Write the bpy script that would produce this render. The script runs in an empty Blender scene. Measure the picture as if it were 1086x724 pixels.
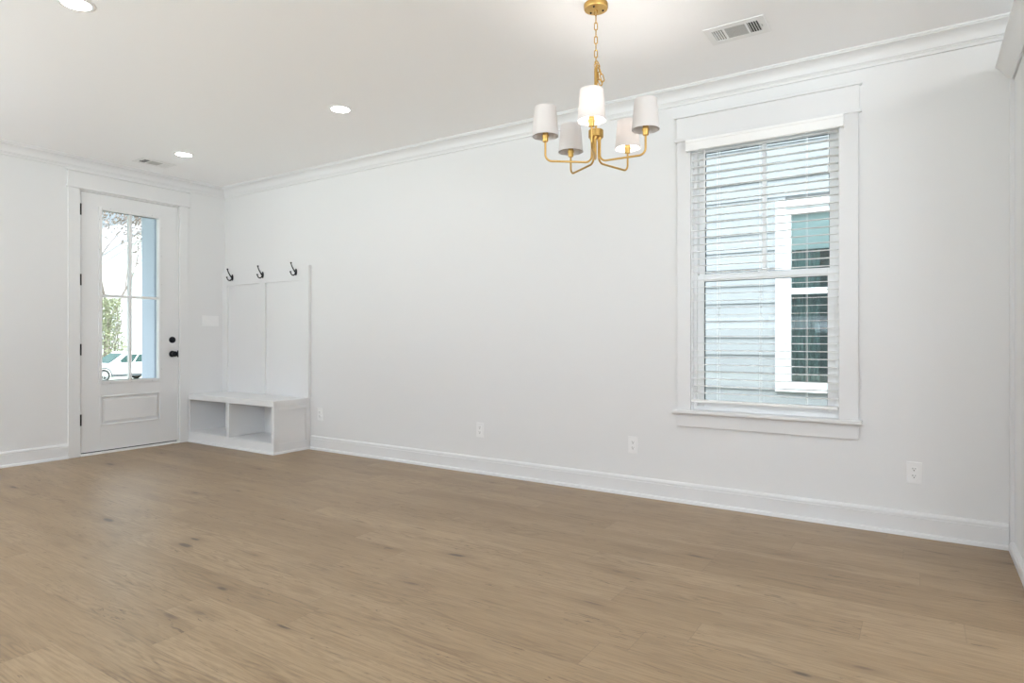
import bpy, bmesh, math, random
from mathutils import Vector, Matrix
PI = math.pi
C = bpy.context.scene.collection
S = bpy.context.scene

# ------------------------------------------------------------------ camera, sky, lights, exposure
D, E, H = 4.133, 6.495, 2.743          # long wall (y), door wall (-x), ceiling height
THETA = math.radians(33.0)
cam_d = bpy.data.cameras.new('camera')
cam = bpy.data.objects.new('camera', cam_d); C.objects.link(cam)
cam.location = (0, 0, 1.095); cam.rotation_euler = (PI/2, 0, THETA)
cam_d.sensor_width = 36; cam_d.lens = 36*667.2/1086; cam_d.shift_y = -(362-358.05)/1086
cam_d.clip_start = .05; cam_d.clip_end = 300
S.camera = cam

S.view_settings.view_transform = 'Standard'; S.view_settings.look = 'None'
S.view_settings.gamma = 1; S.view_settings.use_curve_mapping = False
S.view_settings.exposure = 0.11
S.cycles.use_denoising = True; S.cycles.denoising_prefilter = 'ACCURATE'
S.cycles.diffuse_bounces = 8; S.cycles.max_bounces = 14; S.cycles.transparent_max_bounces = 16
S.cycles.caustics_reflective = False; S.cycles.caustics_refractive = False
S.cycles.sample_clamp_indirect = 6

w = bpy.data.worlds.new('sky'); S.world = w; w.use_nodes = True
nt = w.node_tree; bg = nt.nodes['Background']
tc = nt.nodes.new('ShaderNodeTexCoord'); sx = nt.nodes.new('ShaderNodeSeparateXYZ'); rp = nt.nodes.new('ShaderNodeValToRGB')
nt.links.new(tc.outputs['Generated'], sx.inputs[0]); nt.links.new(sx.outputs['Z'], rp.inputs[0]); nt.links.new(rp.outputs[0], bg.inputs[0])
for p_, c_ in ((0., (.057, .063, .067)), (.28, (.045, .056, .068)), (.55, (.43, .50, .56)), (1., (.86, .92, .97))):
    e_ = rp.color_ramp.elements[0] if p_ == 0 else rp.color_ramp.elements[-1] if p_ == 1 else rp.color_ramp.elements.new(p_)
    e_.color = (*c_, 1); e_.position = p_
bg.inputs[1].default_value = 14

def lamp(name, kind, loc, rot, energy, color=(1, 1, 1), **k):
    d = bpy.data.lights.new(name, kind); d.energy = energy; d.color = color
    for a, b in k.items(): setattr(d, a, b)
    o = bpy.data.objects.new(name, d); C.objects.link(o); o.location = loc; o.rotation_euler = rot
    return o
sun_dir = Vector((-.6, -.42, -.66))
lamp('sun', 'SUN', (0, 0, 20), sun_dir.to_track_quat('-Z', 'Y').to_euler(), 4.2, (1, .96, .9), angle=.01)
# added area lamps in unseen window openings, tilted up to fill the ceiling
lamp('fill_lamp_left', 'AREA', (-6.47, -1.65, 1.45), (0, -PI/2-1.2, 0), 112, (.762, .858, 1), shape='RECTANGLE', size=1.75, size_y=2.3)
lamp('fill_lamp_rear', 'AREA', (-3.0, -2.97, 1.35), (PI/2+1.45, 0, 0), 135, (.762, .858, 1), shape='RECTANGLE', size=4.6, size_y=2.2)
lamp('fill_lamp_kitchen', 'AREA', (2.87, -.6, 1.3), (0, PI/2+1.38, 0), 222, (.762, .858, 1), shape='RECTANGLE', size=1.7, size_y=3.4)

# ------------------------------------------------------------------ materials
def mat(name, col, rough=.5, metal=0, spec=.5, noise=None, bump=0, bscale=200):
    m = bpy.data.materials.new(name); m.use_nodes = True
    n = m.node_tree.nodes; l = m.node_tree.links; b = n['Principled BSDF']
    b.inputs['Base Color'].default_value = (*col, 1); b.inputs['Roughness'].default_value = rough
    b.inputs['Metallic'].default_value = metal; b.inputs['Specular IOR Level'].default_value = spec
    t = n.new('ShaderNodeTexCoord')
    if noise:
        a, sc = noise
        no = n.new('ShaderNodeTexNoise'); no.inputs['Scale'].default_value = sc; no.inputs['Detail'].default_value = 4
        r = n.new('ShaderNodeValToRGB')
        r.color_ramp.elements[0].position = .3; r.color_ramp.elements[1].position = .7
        r.color_ramp.elements[0].color = (*[max(0, c*(1-a)) for c in col], 1); r.color_ramp.elements[1].color = (*[min(1, c*(1+a)) for c in col], 1)
        l.new(t.outputs['Object'], no.inputs['Vector']); l.new(no.outputs['Fac'], r.inputs[0]); l.new(r.outputs[0], b.inputs['Base Color'])
    if bump:
        n2 = n.new('ShaderNodeTexNoise'); n2.inputs['Scale'].default_value = bscale; n2.inputs['Detail'].default_value = 3
        bp = n.new('ShaderNodeBump'); bp.inputs['Strength'].default_value = bump; bp.inputs['Distance'].default_value = .001
        l.new(t.outputs['Object'], n2.inputs['Vector']); l.new(n2.outputs['Fac'], bp.inputs['Height']); l.new(bp.outputs[0], b.inputs['Normal'])
    return m
def emit(name, col, s):
    m = bpy.data.materials.new(name); m.use_nodes = True; n = m.node_tree.nodes
    n.remove(n['Principled BSDF']); e = n.new('ShaderNodeEmission'); e.inputs[0].default_value = (*col, 1); e.inputs[1].default_value = s
    m.node_tree.links.new(e.outputs[0], n['Material Output'].inputs[0]); return m
def glass_mat(name, tint=(1, 1, 1), refl=.5):
    m = bpy.data.materials.new(name); m.use_nodes = True; n = m.node_tree.nodes; l = m.node_tree.links
    n.remove(n['Principled BSDF'])
    t = n.new('ShaderNodeBsdfTransparent'); t.inputs[0].default_value = (*tint, 1)
    g = n.new('ShaderNodeBsdfGlossy'); g.inputs['Roughness'].default_value = .02
    f = n.new('ShaderNodeFresnel'); f.inputs[0].default_value = 1.45
    mu = n.new('ShaderNodeMath'); mu.operation = 'MULTIPLY'; mu.inputs[1].default_value = refl
    x = n.new('ShaderNodeMixShader')
    l.new(f.outputs[0], mu.inputs[0]); l.new(mu.outputs[0], x.inputs[0]); l.new(t.outputs[0], x.inputs[1]); l.new(g.outputs[0], x.inputs[2])
    l.new(x.outputs[0], n['Material Output'].inputs[0]); return m
def fabric_mat(name, col, trans):
    m = bpy.data.materials.new(name); m.use_nodes = True; n = m.node_tree.nodes; l = m.node_tree.links
    n.remove(n['Principled BSDF'])
    d = n.new('ShaderNodeBsdfDiffuse'); d.inputs[0].default_value = (*col, 1)
    t = n.new('ShaderNodeBsdfTranslucent'); t.inputs[0].default_value = (*col, 1)
    x = n.new('ShaderNodeMixShader'); x.inputs[0].default_value = trans
    tcn = n.new('ShaderNodeTexCoord'); wv = n.new('ShaderNodeTexNoise'); wv.inputs['Scale'].default_value = 400
    bp = n.new('ShaderNodeBump'); bp.inputs['Strength'].default_value = .2; bp.inputs['Distance'].default_value = .0005
    l.new(tcn.outputs['Object'], wv.inputs['Vector']); l.new(wv.outputs['Fac'], bp.inputs['Height']); l.new(bp.outputs[0], d.inputs['Normal'])
    l.new(d.outputs[0], x.inputs[1]); l.new(t.outputs[0], x.inputs[2]); l.new(x.outputs[0], n['Material Output'].inputs[0]); return m

def floor_mat():
    m = bpy.data.materials.new('oak_planks'); m.use_nodes = True; n = m.node_tree.nodes; l = m.node_tree.links; b = n['Principled BSDF']
    def M(op, a, c=None, d=None):
        q = n.new('ShaderNodeMath'); q.operation = op
        for i, v in enumerate((a, c, d)):
            if v is None: continue
            if isinstance(v, (int, float)): q.inputs[i].default_value = v
            else: l.new(v, q.inputs[i])
        return q.outputs[0]
    def XYZ(x, y, z=0.):
        q = n.new('ShaderNodeCombineXYZ')
        for i, v in enumerate((x, y, z)):
            if isinstance(v, (int, float)): q.inputs[i].default_value = v
            else: l.new(v, q.inputs[i])
        return q.outputs[0]
    def noise(vec, scale, detail=4, rough=.55, dist=0):
        q = n.new('ShaderNodeTexNoise'); l.new(vec, q.inputs['Vector']); q.inputs['Scale'].default_value = scale
        q.inputs['Detail'].default_value = detail; q.inputs['Roughness'].default_value = rough; q.inputs['Distortion'].default_value = dist
        return q.outputs['Fac']
    def ramp(f, stops):
        q = n.new('ShaderNodeValToRGB'); l.new(f, q.inputs[0]); e = q.color_ramp.elements
        for i, (p, c) in enumerate(stops):
            if i > 1: e.new(p)
            e[i].position = p; e[i].color = (*c, 1) if not isinstance(c, (int, float)) else (c, c, c, 1)
        return q.outputs[0]
    def mix(f, a, c, mode='MIX'):
        q = n.new('ShaderNodeMix'); q.data_type = 'RGBA'; q.blend_type = mode
        for i, v in ((0, f), (6, a), (7, c)):
            if isinstance(v, (int, float)): q.inputs[i].default_value = v
            elif isinstance(v, tuple): q.inputs[i].default_value = (*v, 1)
            else: l.new(v, q.inputs[i])
        return q.outputs[2]
    tcn = n.new('ShaderNodeTexCoord'); sp = n.new('ShaderNodeSeparateXYZ'); l.new(tcn.outputs['Object'], sp.inputs[0])
    x, y = sp.outputs[0], sp.outputs[1]
    W, L = .178, 1.52
    yr = M('DIVIDE', M('ADD', y, 20.005), W); row = M('FLOOR', yr); fy = M('FRACT', yr)
    wn = n.new('ShaderNodeTexWhiteNoise'); wn.noise_dimensions = '1D'; l.new(row, wn.inputs['W'])
    xr = M('DIVIDE', M('ADD', M('ADD', x, 40.), M('MULTIPLY', wn.outputs['Value'], L)), L); col = M('FLOOR', xr); fx = M('FRACT', xr)
    wn2 = n.new('ShaderNodeTexWhiteNoise'); wn2.noise_dimensions = '2D'; l.new(XYZ(row, col), wn2.inputs['Vector'])
    sc = n.new('ShaderNodeSeparateColor'); l.new(wn2.outputs['Color'], sc.inputs[0])
    r1, r2, r3 = sc.outputs
    ox = M('ADD', x, M('MULTIPLY', r1, 37.)); oy = M('ADD', y, M('MULTIPLY', r2, 23.))
    # slow tone along the plank, fine grain, cathedral figure, dark streaks, knots
    tone = noise(XYZ(M('MULTIPLY', ox, 1.3), M('MULTIPLY', oy, 7.)), 1., 3, .5)
    fine = noise(XYZ(M('MULTIPLY', ox, 5.), M('MULTIPLY', oy, 95.)), 1., 5, .7, .3)
    warp = noise(XYZ(M('MULTIPLY', ox, 1.0), M('MULTIPLY', oy, 11.)), 1., 2, .45)
    fig = M('FRACT', M('ADD', M('MULTIPLY', warp, 15.), M('MULTIPLY', fine, .9)))
    figl = ramp(fig, [(0., 0.), (.25, 1.), (.6, .0), (1., 0.)])
    figm = ramp(noise(XYZ(M('MULTIPLY', ox, .9), M('MULTIPLY', oy, 4.), 5.), 1., 1), [(.50, 0.), (.62, 1.)])
    streak = ramp(noise(XYZ(M('MULTIPLY', ox, 3.2), M('MULTIPLY', oy, 34.), 9.), 1., 4, .62, .6), [(.60, 0.), (.74, 1.)])
    vo = n.new('ShaderNodeTexVoronoi'); vo.inputs['Scale'].default_value = 1.; vo.inputs['Randomness'].default_value = 1.
    l.new(XYZ(M('ADD', M('MULTIPLY', ox, 2.0), M('MULTIPLY', warp, .25)), M('ADD', M('MULTIPLY', oy, 6.2), M('MULTIPLY', fine, .12))), vo.inputs['Vector'])
    vsc = n.new('ShaderNodeSeparateColor'); l.new(vo.outputs['Color'], vsc.inputs[0])
    kon = M('GREATER_THAN', vsc.outputs[0], .45)
    ksz = M('ADD', .35, M('MULTIPLY', vsc.outputs[1], .75))
    kd = M('DIVIDE', vo.outputs['Distance'], ksz)
    knot = M('MULTIPLY', ramp(kd, [(.075, 1.), (.15, 0.)]), kon)
    halo = M('MULTIPLY', ramp(kd, [(.06, 1.), (.42, 0.)]), kon)
    c0 = ramp(tone, [(.25, (0.245, 0.164, 0.087)), (.5, (0.335, 0.232, 0.132)), (.75, (0.420, 0.304, 0.184))])
    c1 = mix(.55, c0, mix(r3, (0.285, 0.191, 0.103), (0.405, 0.291, 0.174)))
    c2 = mix(M('MULTIPLY', ramp(fine, [(.38, 1.), (.58, 0.)]), .54), c1, (0.190, 0.119, 0.060))
    c3 = mix(M('MULTIPLY', M('MULTIPLY', figl, figm), .5), c2, (0.150, 0.093, 0.047))
    c4 = mix(M('MULTIPLY', streak, .78), c3, (0.130, 0.080, 0.042))
    c5 = mix(M('MULTIPLY', halo, .5), c4, (0.155, 0.094, 0.048))
    c6 = mix(M('MULTIPLY', knot, .85), c5, (0.060, 0.039, 0.026))
    dash = ramp(noise(XYZ(M('MULTIPLY', ox, 10.), M('MULTIPLY', oy, 55.), 3.), 1., 3, .6, 1.2), [(.60, 0.), (.70, 1.)])
    dmask = ramp(noise(XYZ(M('MULTIPLY', ox, 1.1), M('MULTIPLY', oy, 8.), 13.), 1., 2, .5), [(.46, 0.), (.60, 1.)])
    c6 = mix(M('MULTIPLY', M('MULTIPLY', dash, dmask), .85), c6, (0.105, 0.064, 0.034))
    # seams
    ey = M('MINIMUM', fy, M('SUBTRACT', 1., fy)); ex = M('MINIMUM', fx, M('SUBTRACT', 1., fx))
    sy = M('LESS_THAN', ey, .007); sxm = M('LESS_THAN', ex, .0010)
    seam = M('MAXIMUM', sy, sxm)
    c7 = mix(M('MULTIPLY', seam, .35), c6, (.14, .095, .06))
    l.new(c7, b.inputs['Base Color'])
    rr = n.new('ShaderNodeMapRange'); l.new(fine, rr.inputs[0]); rr.inputs[3].default_value = .27; rr.inputs[4].default_value = .42
    l.new(rr.outputs[0], b.inputs['Roughness']); b.inputs['Specular IOR Level'].default_value = .42
    bp = n.new('ShaderNodeBump'); bp.inputs['Strength'].default_value = .12; bp.inputs['Distance'].default_value = .002
    l.new(M('SUBTRACT', M('SUBTRACT', fine, M('MULTIPLY', seam, .8)), M('MULTIPLY', figl, .3)), bp.inputs['Height']); l.new(bp.outputs[0], b.inputs['Normal'])
    return m

m_wall = mat('wall_paint', (.765, .765, .765), .62, bump=.08, bscale=260)
m_ceil = mat('ceiling_paint', (.935, .935, .945), .75, bump=.06, bscale=200)
m_trim = mat('trim_paint', (.765, .765, .768), .34, noise=(.006, 3))
m_floor = floor_mat()
m_black = mat('black_metal', (.012, .012, .016), .32, .6, noise=(.1, 60))
m_gold = mat('brushed_brass', (.62, .39, .125), .33, 1, noise=(.06, 90))
m_goldp = mat('gold_chain', (.64, .41, .13), .26, 1, noise=(.05, 120))
m_white = mat('white_plastic', (.84, .84, .84), .3, noise=(.006, 20))
m_grille = mat('perforated_grey', (.50, .50, .49), .5, noise=(.05, 300))
m_slot = mat('dark_slot', (.03, .03, .03), .6, noise=(.1, 50))
m_vinyl = mat('white_vinyl', (.91, .91, .91), .3, noise=(.005, 8))
m_slat = mat('blind_slat', (.92, .92, .915), .38, noise=(.006, 15))
m_gasket = mat('dark_gasket', (.05, .055, .06), .6, noise=(.1, 30))
m_steel = mat('steel', (.55, .55, .55), .35, 1, noise=(.05, 60))
m_glass = glass_mat('clear_glass', (.97, .99, .985), .7)
m_shade = fabric_mat('linen_shade', (.86, .825, .805), .30)
m_bulb = emit('lit_bulb', (1, .93, .87), 190)
m_bulboff = mat('frosted_bulb', (.8, .8, .78), .3, noise=(.01, 20))
m_lens = emit('downlight_lens', (1, .98, .95), 42)
m_siding = mat('pale_blue_siding', (.300, .305, .306), .6, noise=(.03, 6))
m_fwall = mat('far_house_paint', (.50, .51, .52), .7, noise=(.02, 2))
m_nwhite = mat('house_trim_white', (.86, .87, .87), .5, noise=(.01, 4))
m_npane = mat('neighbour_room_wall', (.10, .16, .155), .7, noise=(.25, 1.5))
m_curtain = mat('teal_grey_curtain', (.30, .40, .385), .8, noise=(.2, 3))
m_column = mat('light_blue_column', (.235, .262, .315), .55, noise=(.02, 5))
m_concrete = mat('concrete', (.50, .49, .47), .85, noise=(.08, 5), bump=.2)
m_ground = mat('lawn_and_street', (.34, .36, .30), .95, noise=(.25, .6))
m_roof = mat('roof_shingle', (.20, .20, .21), .9, noise=(.2, 9))
m_carpaint = mat('white_car_paint', (.82, .83, .84), .18, noise=(.01, 3))
m_carglass = mat('car_glass', (.02, .045, .04), .12, 0, .15, noise=(.1, 4))
m_screen = mat('windscreen_glass', (.025, .05, .045), .3, 0, .02, noise=(.1, 4))
m_tyre = mat('tyre_rubber', (.02, .02, .02), .8, noise=(.2, 30))
m_rim = mat('alloy_rim', (.45, .46, .47), .3, .9, noise=(.05, 30))
m_cplast = mat('grey_car_plastic', (.05, .055, .06), .6, noise=(.2, 20))
m_bark = mat('bark', (.15, .12, .105), .9, noise=(.3, 12))
m_leaf = mat('dry_leaf', (.17, .135, .115), .8, noise=(.35, 2))
m_leafg = mat('olive_leaf', (.19, .20, .115), .8, noise=(.4, 2))

# ------------------------------------------------------------------ mesh helpers (world coordinates)
class B:
    def __init__(s): s.bm = bmesh.new()
    def box(s, x0, x1, y0, y1, z0, z1):
        v = [s.bm.verts.new(p) for p in ((x0,y0,z0),(x1,y0,z0),(x1,y1,z0),(x0,y1,z0),(x0,y0,z1),(x1,y0,z1),(x1,y1,z1),(x0,y1,z1))]
        for f in ((3,2,1,0),(4,5,6,7),(0,1,5,4),(1,2,6,5),(2,3,7,6),(3,0,4,7)): s.bm.faces.new([v[i] for i in f])
        return s
    def loft(s, rings, caps=True, closed=False):
        R = [[s.bm.verts.new(p) for p in r] for r in rings]; n = len(R[0])
        pairs = list(zip(R, R[1:])) + ([(R[-1], R[0])] if closed else [])
        for a, b in pairs:
            for i in range(n): s.bm.faces.new((a[i], a[(i+1) % n], b[(i+1) % n], b[i]))
        if caps and not closed: s.bm.faces.new(R[0][::-1]); s.bm.faces.new(R[-1])
        return s
    def tube(s, pts, r, n=10, closed=False, caps=True):
        pts = [Vector(p) for p in pts]; N = len(pts); rs = r if isinstance(r, (list, tuple)) else [r]*N
        rings = []; up = None
        for i, p in enumerate(pts):
            if closed: t = pts[(i+1) % N]-pts[i-1]
            else: t = pts[min(i+1, N-1)]-pts[max(i-1, 0)]
            t.normalize()
            if up is None:
                up = Vector((0, 0, 1)) if abs(t.z) < .9 else Vector((1, 0, 0))
            u = (up-t*up.dot(t)).normalized(); v = t.cross(u); up = u
            rings.append([p+(u*math.cos(a)+v*math.sin(a))*rs[i] for a in [2*PI*k/n for k in range(n)]])
        return s.loft(rings, caps, closed)
    def lathe(s, c, prof, n=32, axis='z', caps=True):
        c = Vector(c); rings = []
        for r, h in prof:
            ring = []
            for k in range(n):
                a = 2*PI*k/n; u, v = r*math.cos(a), r*math.sin(a)
                ring.append(c + (Vector((u, v, h)) if axis == 'z' else Vector((h, u, v)) if axis == 'x' else Vector((v, h, u))))
            rings.append(ring)
        return s.loft(rings, caps)
    def quad(s, *p):
        s.bm.faces.new([s.bm.verts.new(q) for q in p]); return s
    def prism(s, poly, axis, a, b):
        f = {'x': lambda u, v, t: (t, u, v), 'y': lambda u, v, t: (u, t, v), 'z': lambda u, v, t: (u, v, t)}[axis]
        return s.loft([[f(u, v, a) for u, v in poly], [f(u, v, b) for u, v in poly]])
    def moulding(s, prof, wall, a, b, ma=0, mb=0, at=None):
        # prof: (offset from wall, z); wall 'long' (runs along x at y=at, room on -y) or 'door' (runs along y at x=at, room on +x)
        if wall == 'long': r = [[(t+o*m, at-o, z) for o, z in prof] for t, m in ((a, ma), (b, mb))]
        else: r = [[(at+o, t+o*m, z) for o, z in prof] for t, m in ((a, ma), (b, mb))]
        return s.loft(r)

def root_loc(o):
    while o.parent: o = o.parent
    return Vector(o.location)
def obj(name, b, m, parent=None, bevel=0, smooth=None, seg=2, origin=None):
    bm = b.bm; bmesh.ops.recalc_face_normals(bm, faces=bm.faces)
    me = bpy.data.meshes.new(name)
    if parent is None:
        xs = [v.co for v in bm.verts]
        lo = Vector([min(c[i] for c in xs) for i in range(3)]); hi = Vector([max(c[i] for c in xs) for i in range(3)])
        loc = origin if origin is not None else Vector(((lo.x+hi.x)/2, (lo.y+hi.y)/2, lo.z))
    else: loc = root_loc(parent)
    bmesh.ops.translate(bm, vec=-Vector(loc), verts=bm.verts)
    bm.to_mesh(me); bm.free(); me.materials.append(m)
    o = bpy.data.objects.new(name, me); C.objects.link(o)
    if parent is None: o.location = loc
    else: o.parent = parent
    if smooth is not None:
        for p in me.polygons: p.use_smooth = True
        me.set_sharp_from_angle(angle=math.radians(smooth))
    if bevel:
        md = o.modifiers.new('bevel', 'BEVEL'); md.width = bevel; md.segments = seg; md.limit_method = 'ANGLE'; md.angle_limit = math.radians(40)
    return o
def tag(o, label=None, cat=None, group=None, kind=None):
    if label: o['label'] = label
    if cat: o['category'] = cat
    if group: o['group'] = group
    if kind: o['kind'] = kind
    return o
def thing(name, loc, label=None, cat=None, group=None, kind=None):
    o = bpy.data.objects.new(name, None); C.objects.link(o); o.location = loc; o.empty_display_size = .1
    return tag(o, label, cat, group, kind)
def copy_tree(o, parent=None):
    c = o.copy(); C.objects.link(c)
    if parent is not None: c.parent = parent
    for ch in list(o.children): copy_tree(ch, c)
    return c
def struct(name, b, m, label, cat, **k): return tag(obj(name, b, m, **k), label, cat, None, 'structure')
def walls_with_hole(axis, p0, p1, a0, a1, z0, z1, holes):
    # wall slab between p0..p1 across its thickness, running a0..a1, with rectangular holes (u0,u1,v0,v1)
    b = B(); us = sorted({a0, a1, *[h[0] for h in holes], *[h[1] for h in holes]}); vs = sorted({z0, z1, *[h[2] for h in holes], *[h[3] for h in holes]})
    for i in range(len(us)-1):
        for j in range(len(vs)-1):
            u, v = (us[i]+us[i+1])/2, (vs[j]+vs[j+1])/2
            if any(h[0] < u < h[1] and h[2] < v < h[3] for h in holes): continue
            if axis == 'x': b.box(us[i], us[i+1], p0, p1, vs[j], vs[j+1])
            else: b.box(p0, p1, us[i], us[i+1], vs[j], vs[j+1])
    bmesh.ops.remove_doubles(b.bm, verts=b.bm.verts, dist=1e-5)
    fs = {}
    for f in list(b.bm.faces):
        fs.setdefault(tuple(sorted(v.index for v in f.verts)) if False else frozenset(f.verts), []).append(f)
    bmesh.ops.delete(b.bm, geom=[f for g in fs.values() if len(g) > 1 for f in g], context='FACES_ONLY')
    return b

# ------------------------------------------------------------------ room shell
XR, YF, T = 2.9, -3.0, .16
WX0, WX1, WZ0, WZ1 = -1.275, -.395, .612, 2.395         # dining window opening
DY0, DY1, DZ1 = 2.687, 3.618, 2.462                     # entry door opening
struct('floor', B().box(-E-T, XR+T, YF-T, D+T, -.12, 0), m_floor, 'light brown oak plank floor running the length of the room', 'floor', origin=Vector((0, 0, 0)))
struct('ceiling', B().box(-E-T, XR+T, YF-T, D+T, H, H+.2), m_ceil, 'smooth flat white ceiling', 'ceiling')
struct('wall_back', walls_with_hole('x', D, D+T, -E-T, XR+T, 0, H, [(WX0, WX1, WZ0, WZ1)]), m_wall, 'long white wall with the blind covered window', 'wall')
struct('wall_left', walls_with_hole('y', -E-T, -E, YF-T, D, 0, H, [(DY0, DY1, 0, DZ1), (-2.8, -.5, .6, 2.35)]), m_wall, 'white end wall holding the entry door', 'wall')
struct('wall_front', walls_with_hole('x', YF-T, YF, -E, XR, 0, H, [(-5.3, -.7, .25, 2.45)]), m_wall, 'white wall behind the camera', 'wall')
struct('wall_right', walls_with_hole('y', XR, XR+T, YF, D, 0, H, [(-2.3, 1.1, .45, 2.15)]), m_wall, 'white wall on the far kitchen side', 'wall')

crown = [(0, 2.640), (.012, 2.640), (.015, 2.648), (.015, 2.655), (.021, 2.659), (.021, 2.664), (.027, 2.667)]
crown += [(.027+.050*(1-math.cos(a)), 2.667+.056*math.sin(a)) for a in [PI/2*k/6 for k in range(1, 7)]]
crown += [(.083, 2.725), (.083, 2.731), (.090, 2.734), (.090, H+.002), (0, H+.002)]
base = [(0, 0), (.030, 0), (.030, .010), (.027, .018), (.020, .0225), (.015, .023), (.015, .103), (.0105, .107), (.0105, .110), (.015, .112), (.015, .120), (.011, .126), (.007, .131), (0, .133)]
struct('trim_1', B().moulding(crown, 'long', -E, XR, 1, 0, at=D), m_trim, 'white crown moulding along the top of the long wall', 'crown moulding', smooth=35)
struct('trim_2', B().moulding(crown, 'door', YF, D, 0, -1, at=-E), m_trim, 'white crown moulding along the top of the entry door wall', 'crown moulding', smooth=35)
BENCH_X, BENCH_Y = -5.062, 3.712
struct('baseboard_back', B().moulding(base, 'long', BENCH_X+.018, .383, 0, 0, at=D), m_trim, 'white baseboard along the foot of the long wall', 'baseboard', smooth=35)
struct('baseboard_left', B().moulding(base, 'door', YF, 2.592, 0, 0, at=-E), m_trim, 'white baseboard on the wall left of the entry door', 'baseboard', smooth=35)

# window frames added out of view to motivate the fill lamps
wb = B()
for y0, y1, z0, z1 in ((-2.8, -.5, .6, .66), (-2.8, -.5, 2.29, 2.35), (-2.8, -2.74, .6, 2.35), (-.56, -.5, .6, 2.35), (-1.68, -1.62, .6, 2.35)):
    wb.box(-E-.13, -E-.05, y0, y1, z0, z1)
struct('added_window_2', wb, m_vinyl, 'white framed window added out of view left of the entry door', 'window')
wb = B()
for x0, x1, z0, z1 in ((-5.3, -.7, .25, .31), (-5.3, -.7, 2.39, 2.45), (-5.3, -5.24, .25, 2.45), (-.76, -.7, .25, 2.45), (-3.8, -3.74, .25, 2.45), (-2.26, -2.2, .25, 2.45)):
    wb.box(x0, x1, YF-.13, YF-.05, z0, z1)
struct('added_window_3', wb, m_vinyl, 'wide white framed window added unseen behind the camera', 'window')

wb = B()
for y0, y1, z0, z1 in ((-2.3, 1.1, .45, .51), (-2.3, 1.1, 2.09, 2.15), (-2.3, -2.24, .45, 2.15), (1.04, 1.1, .45, 2.15), (-.63, -.57, .45, 2.15)):
    wb.box(XR+.05, XR+.13, y0, y1, z0, z1)
struct('added_window_4', wb, m_vinyl, 'white framed window added unseen on the far right wall', 'window')

# ------------------------------------------------------------------ entry door
def bar_frame(b, lo, hi, z0, z1, w, x0, x1, axis='door'):
    for a0, a1, c0, c1 in ((lo, lo+w, z0, z1), (hi-w, hi, z0, z1), (lo+w, hi-w, z0, z0+w), (lo+w, hi-w, z1-w, z1)):
        if axis == 'door': b.box(x0, x1, a0, a1, c0, c1)
        else: b.box(a0, a1, x0, x1, c0, c1)
    return b
door = thing('door_1', (-E, 3.15, 0), 'white entry door with four tall glass panes and black hardware', 'door', None, 'structure')
X = -E
SY0, SY1, SZ0, SZ1 = 2.703, 3.600, .030, 2.449            # slab
LY0, LY1, LZ0, LZ1 = 2.849, 3.438, .657, 2.331           # glazing frame
# slab: stiles and rails around glass opening, with a sunk field for the raised panel
sb = B(); PY0, PY1, PZ0, PZ1 = 2.868, 3.424, .268, .538
xs0, xs1 = X-.045, X-.002
for y0, y1, z0, z1 in ((SY0, PY0, SZ0, SZ1), (PY1, SY1, SZ0, SZ1), (PY0, PY1, SZ0, PZ0), (PY0, PY1, PZ1, LZ0+.03), (PY0, PY1, LZ1-.03, SZ1)):
    sb.box(xs0, xs1, y0, y1, z0, z1)
sb.box(xs0, xs1-.018, PY0, PY1, PZ0, PZ1)
slab = obj('door_slab', sb, m_trim, door, bevel=.001)
pb = B()
r1 = [(xs1-.018, PY0+.012, PZ0+.012), (xs1-.018, PY1-.012, PZ0+.012), (xs1-.018, PY1-.012, PZ1-.012), (xs1-.018, PY0+.012, PZ1-.012)]
i = .040
r2 = [(xs1-.003, PY0+i, PZ0+i), (xs1-.003, PY1-i, PZ0+i), (xs1-.003, PY1-i, PZ1-i), (xs1-.003, PY0+i, PZ1-i)]
pb.loft([r1, r2]); obj('raised_panel', pb, m_trim, door)
pb = B(); bar_frame(pb, PY0-.008, PY1+.008, PZ0-.008, PZ1+.008,   .014, xs1-.019, xs1+.005); obj('panel_moulding', pb, m_trim, door, bevel=.003)
lf = bar_frame(B(), LY0, LY1, LZ0, LZ1, .030, xs0-.004, xs1+.011)
lite = obj('glazing_frame', lf, m_trim, door, bevel=.004)
gy0, gy1, gz0, gz1 = LY0+.03, LY1-.03, LZ0+.03, LZ1-.03
gm, gh = (gy0+gy1)/2-.008, 1.494
obj('muntin', B().box(xs0+.004, xs1+.006, gm-.012, gm+.012, gz0, gz1), m_trim, lite, bevel=.003)
obj('muntin', B().box(xs0+.005, xs1+.005, gy0, gm-.012, gh-.012, gh+.012).box(xs0+.005, xs1+.005, gm+.012, gy1, gh-.012, gh+.012), m_trim, lite, bevel=.003)
for y0, y1, z0, z1 in ((gy0, gm-.012, gh+.012, gz1), (gm+.012, gy1, gh+.012, gz1), (gy0, gm-.012, gz0, gh-.012), (gm+.012, gy1, gz0, gh-.012)):
    obj('glass_pane', B().box(xs0+.018, xs0+.022, y0, y1, z0, z1), m_glass, lite)
for k in range(6):
    for yy in (LY0+.007, LY1-.007):
        zz = LZ0+.12+k*(LZ1-LZ0-.24)/5
        obj('screw_cap', B().lathe((xs1+.011, yy, zz), [(.0042, 0), (.003, .0012)], 10, 'x'), m_steel, lite)
for yy in (LY0+.1, (LY0+LY1)/2, LY1-.1):
    for zz in (LZ0+.008, LZ1-.008):
        obj('screw_cap', B().lathe((xs1+.011, yy, zz), [(.0042, 0), (.003, .0012)], 10, 'x'), m_steel, lite)
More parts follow.
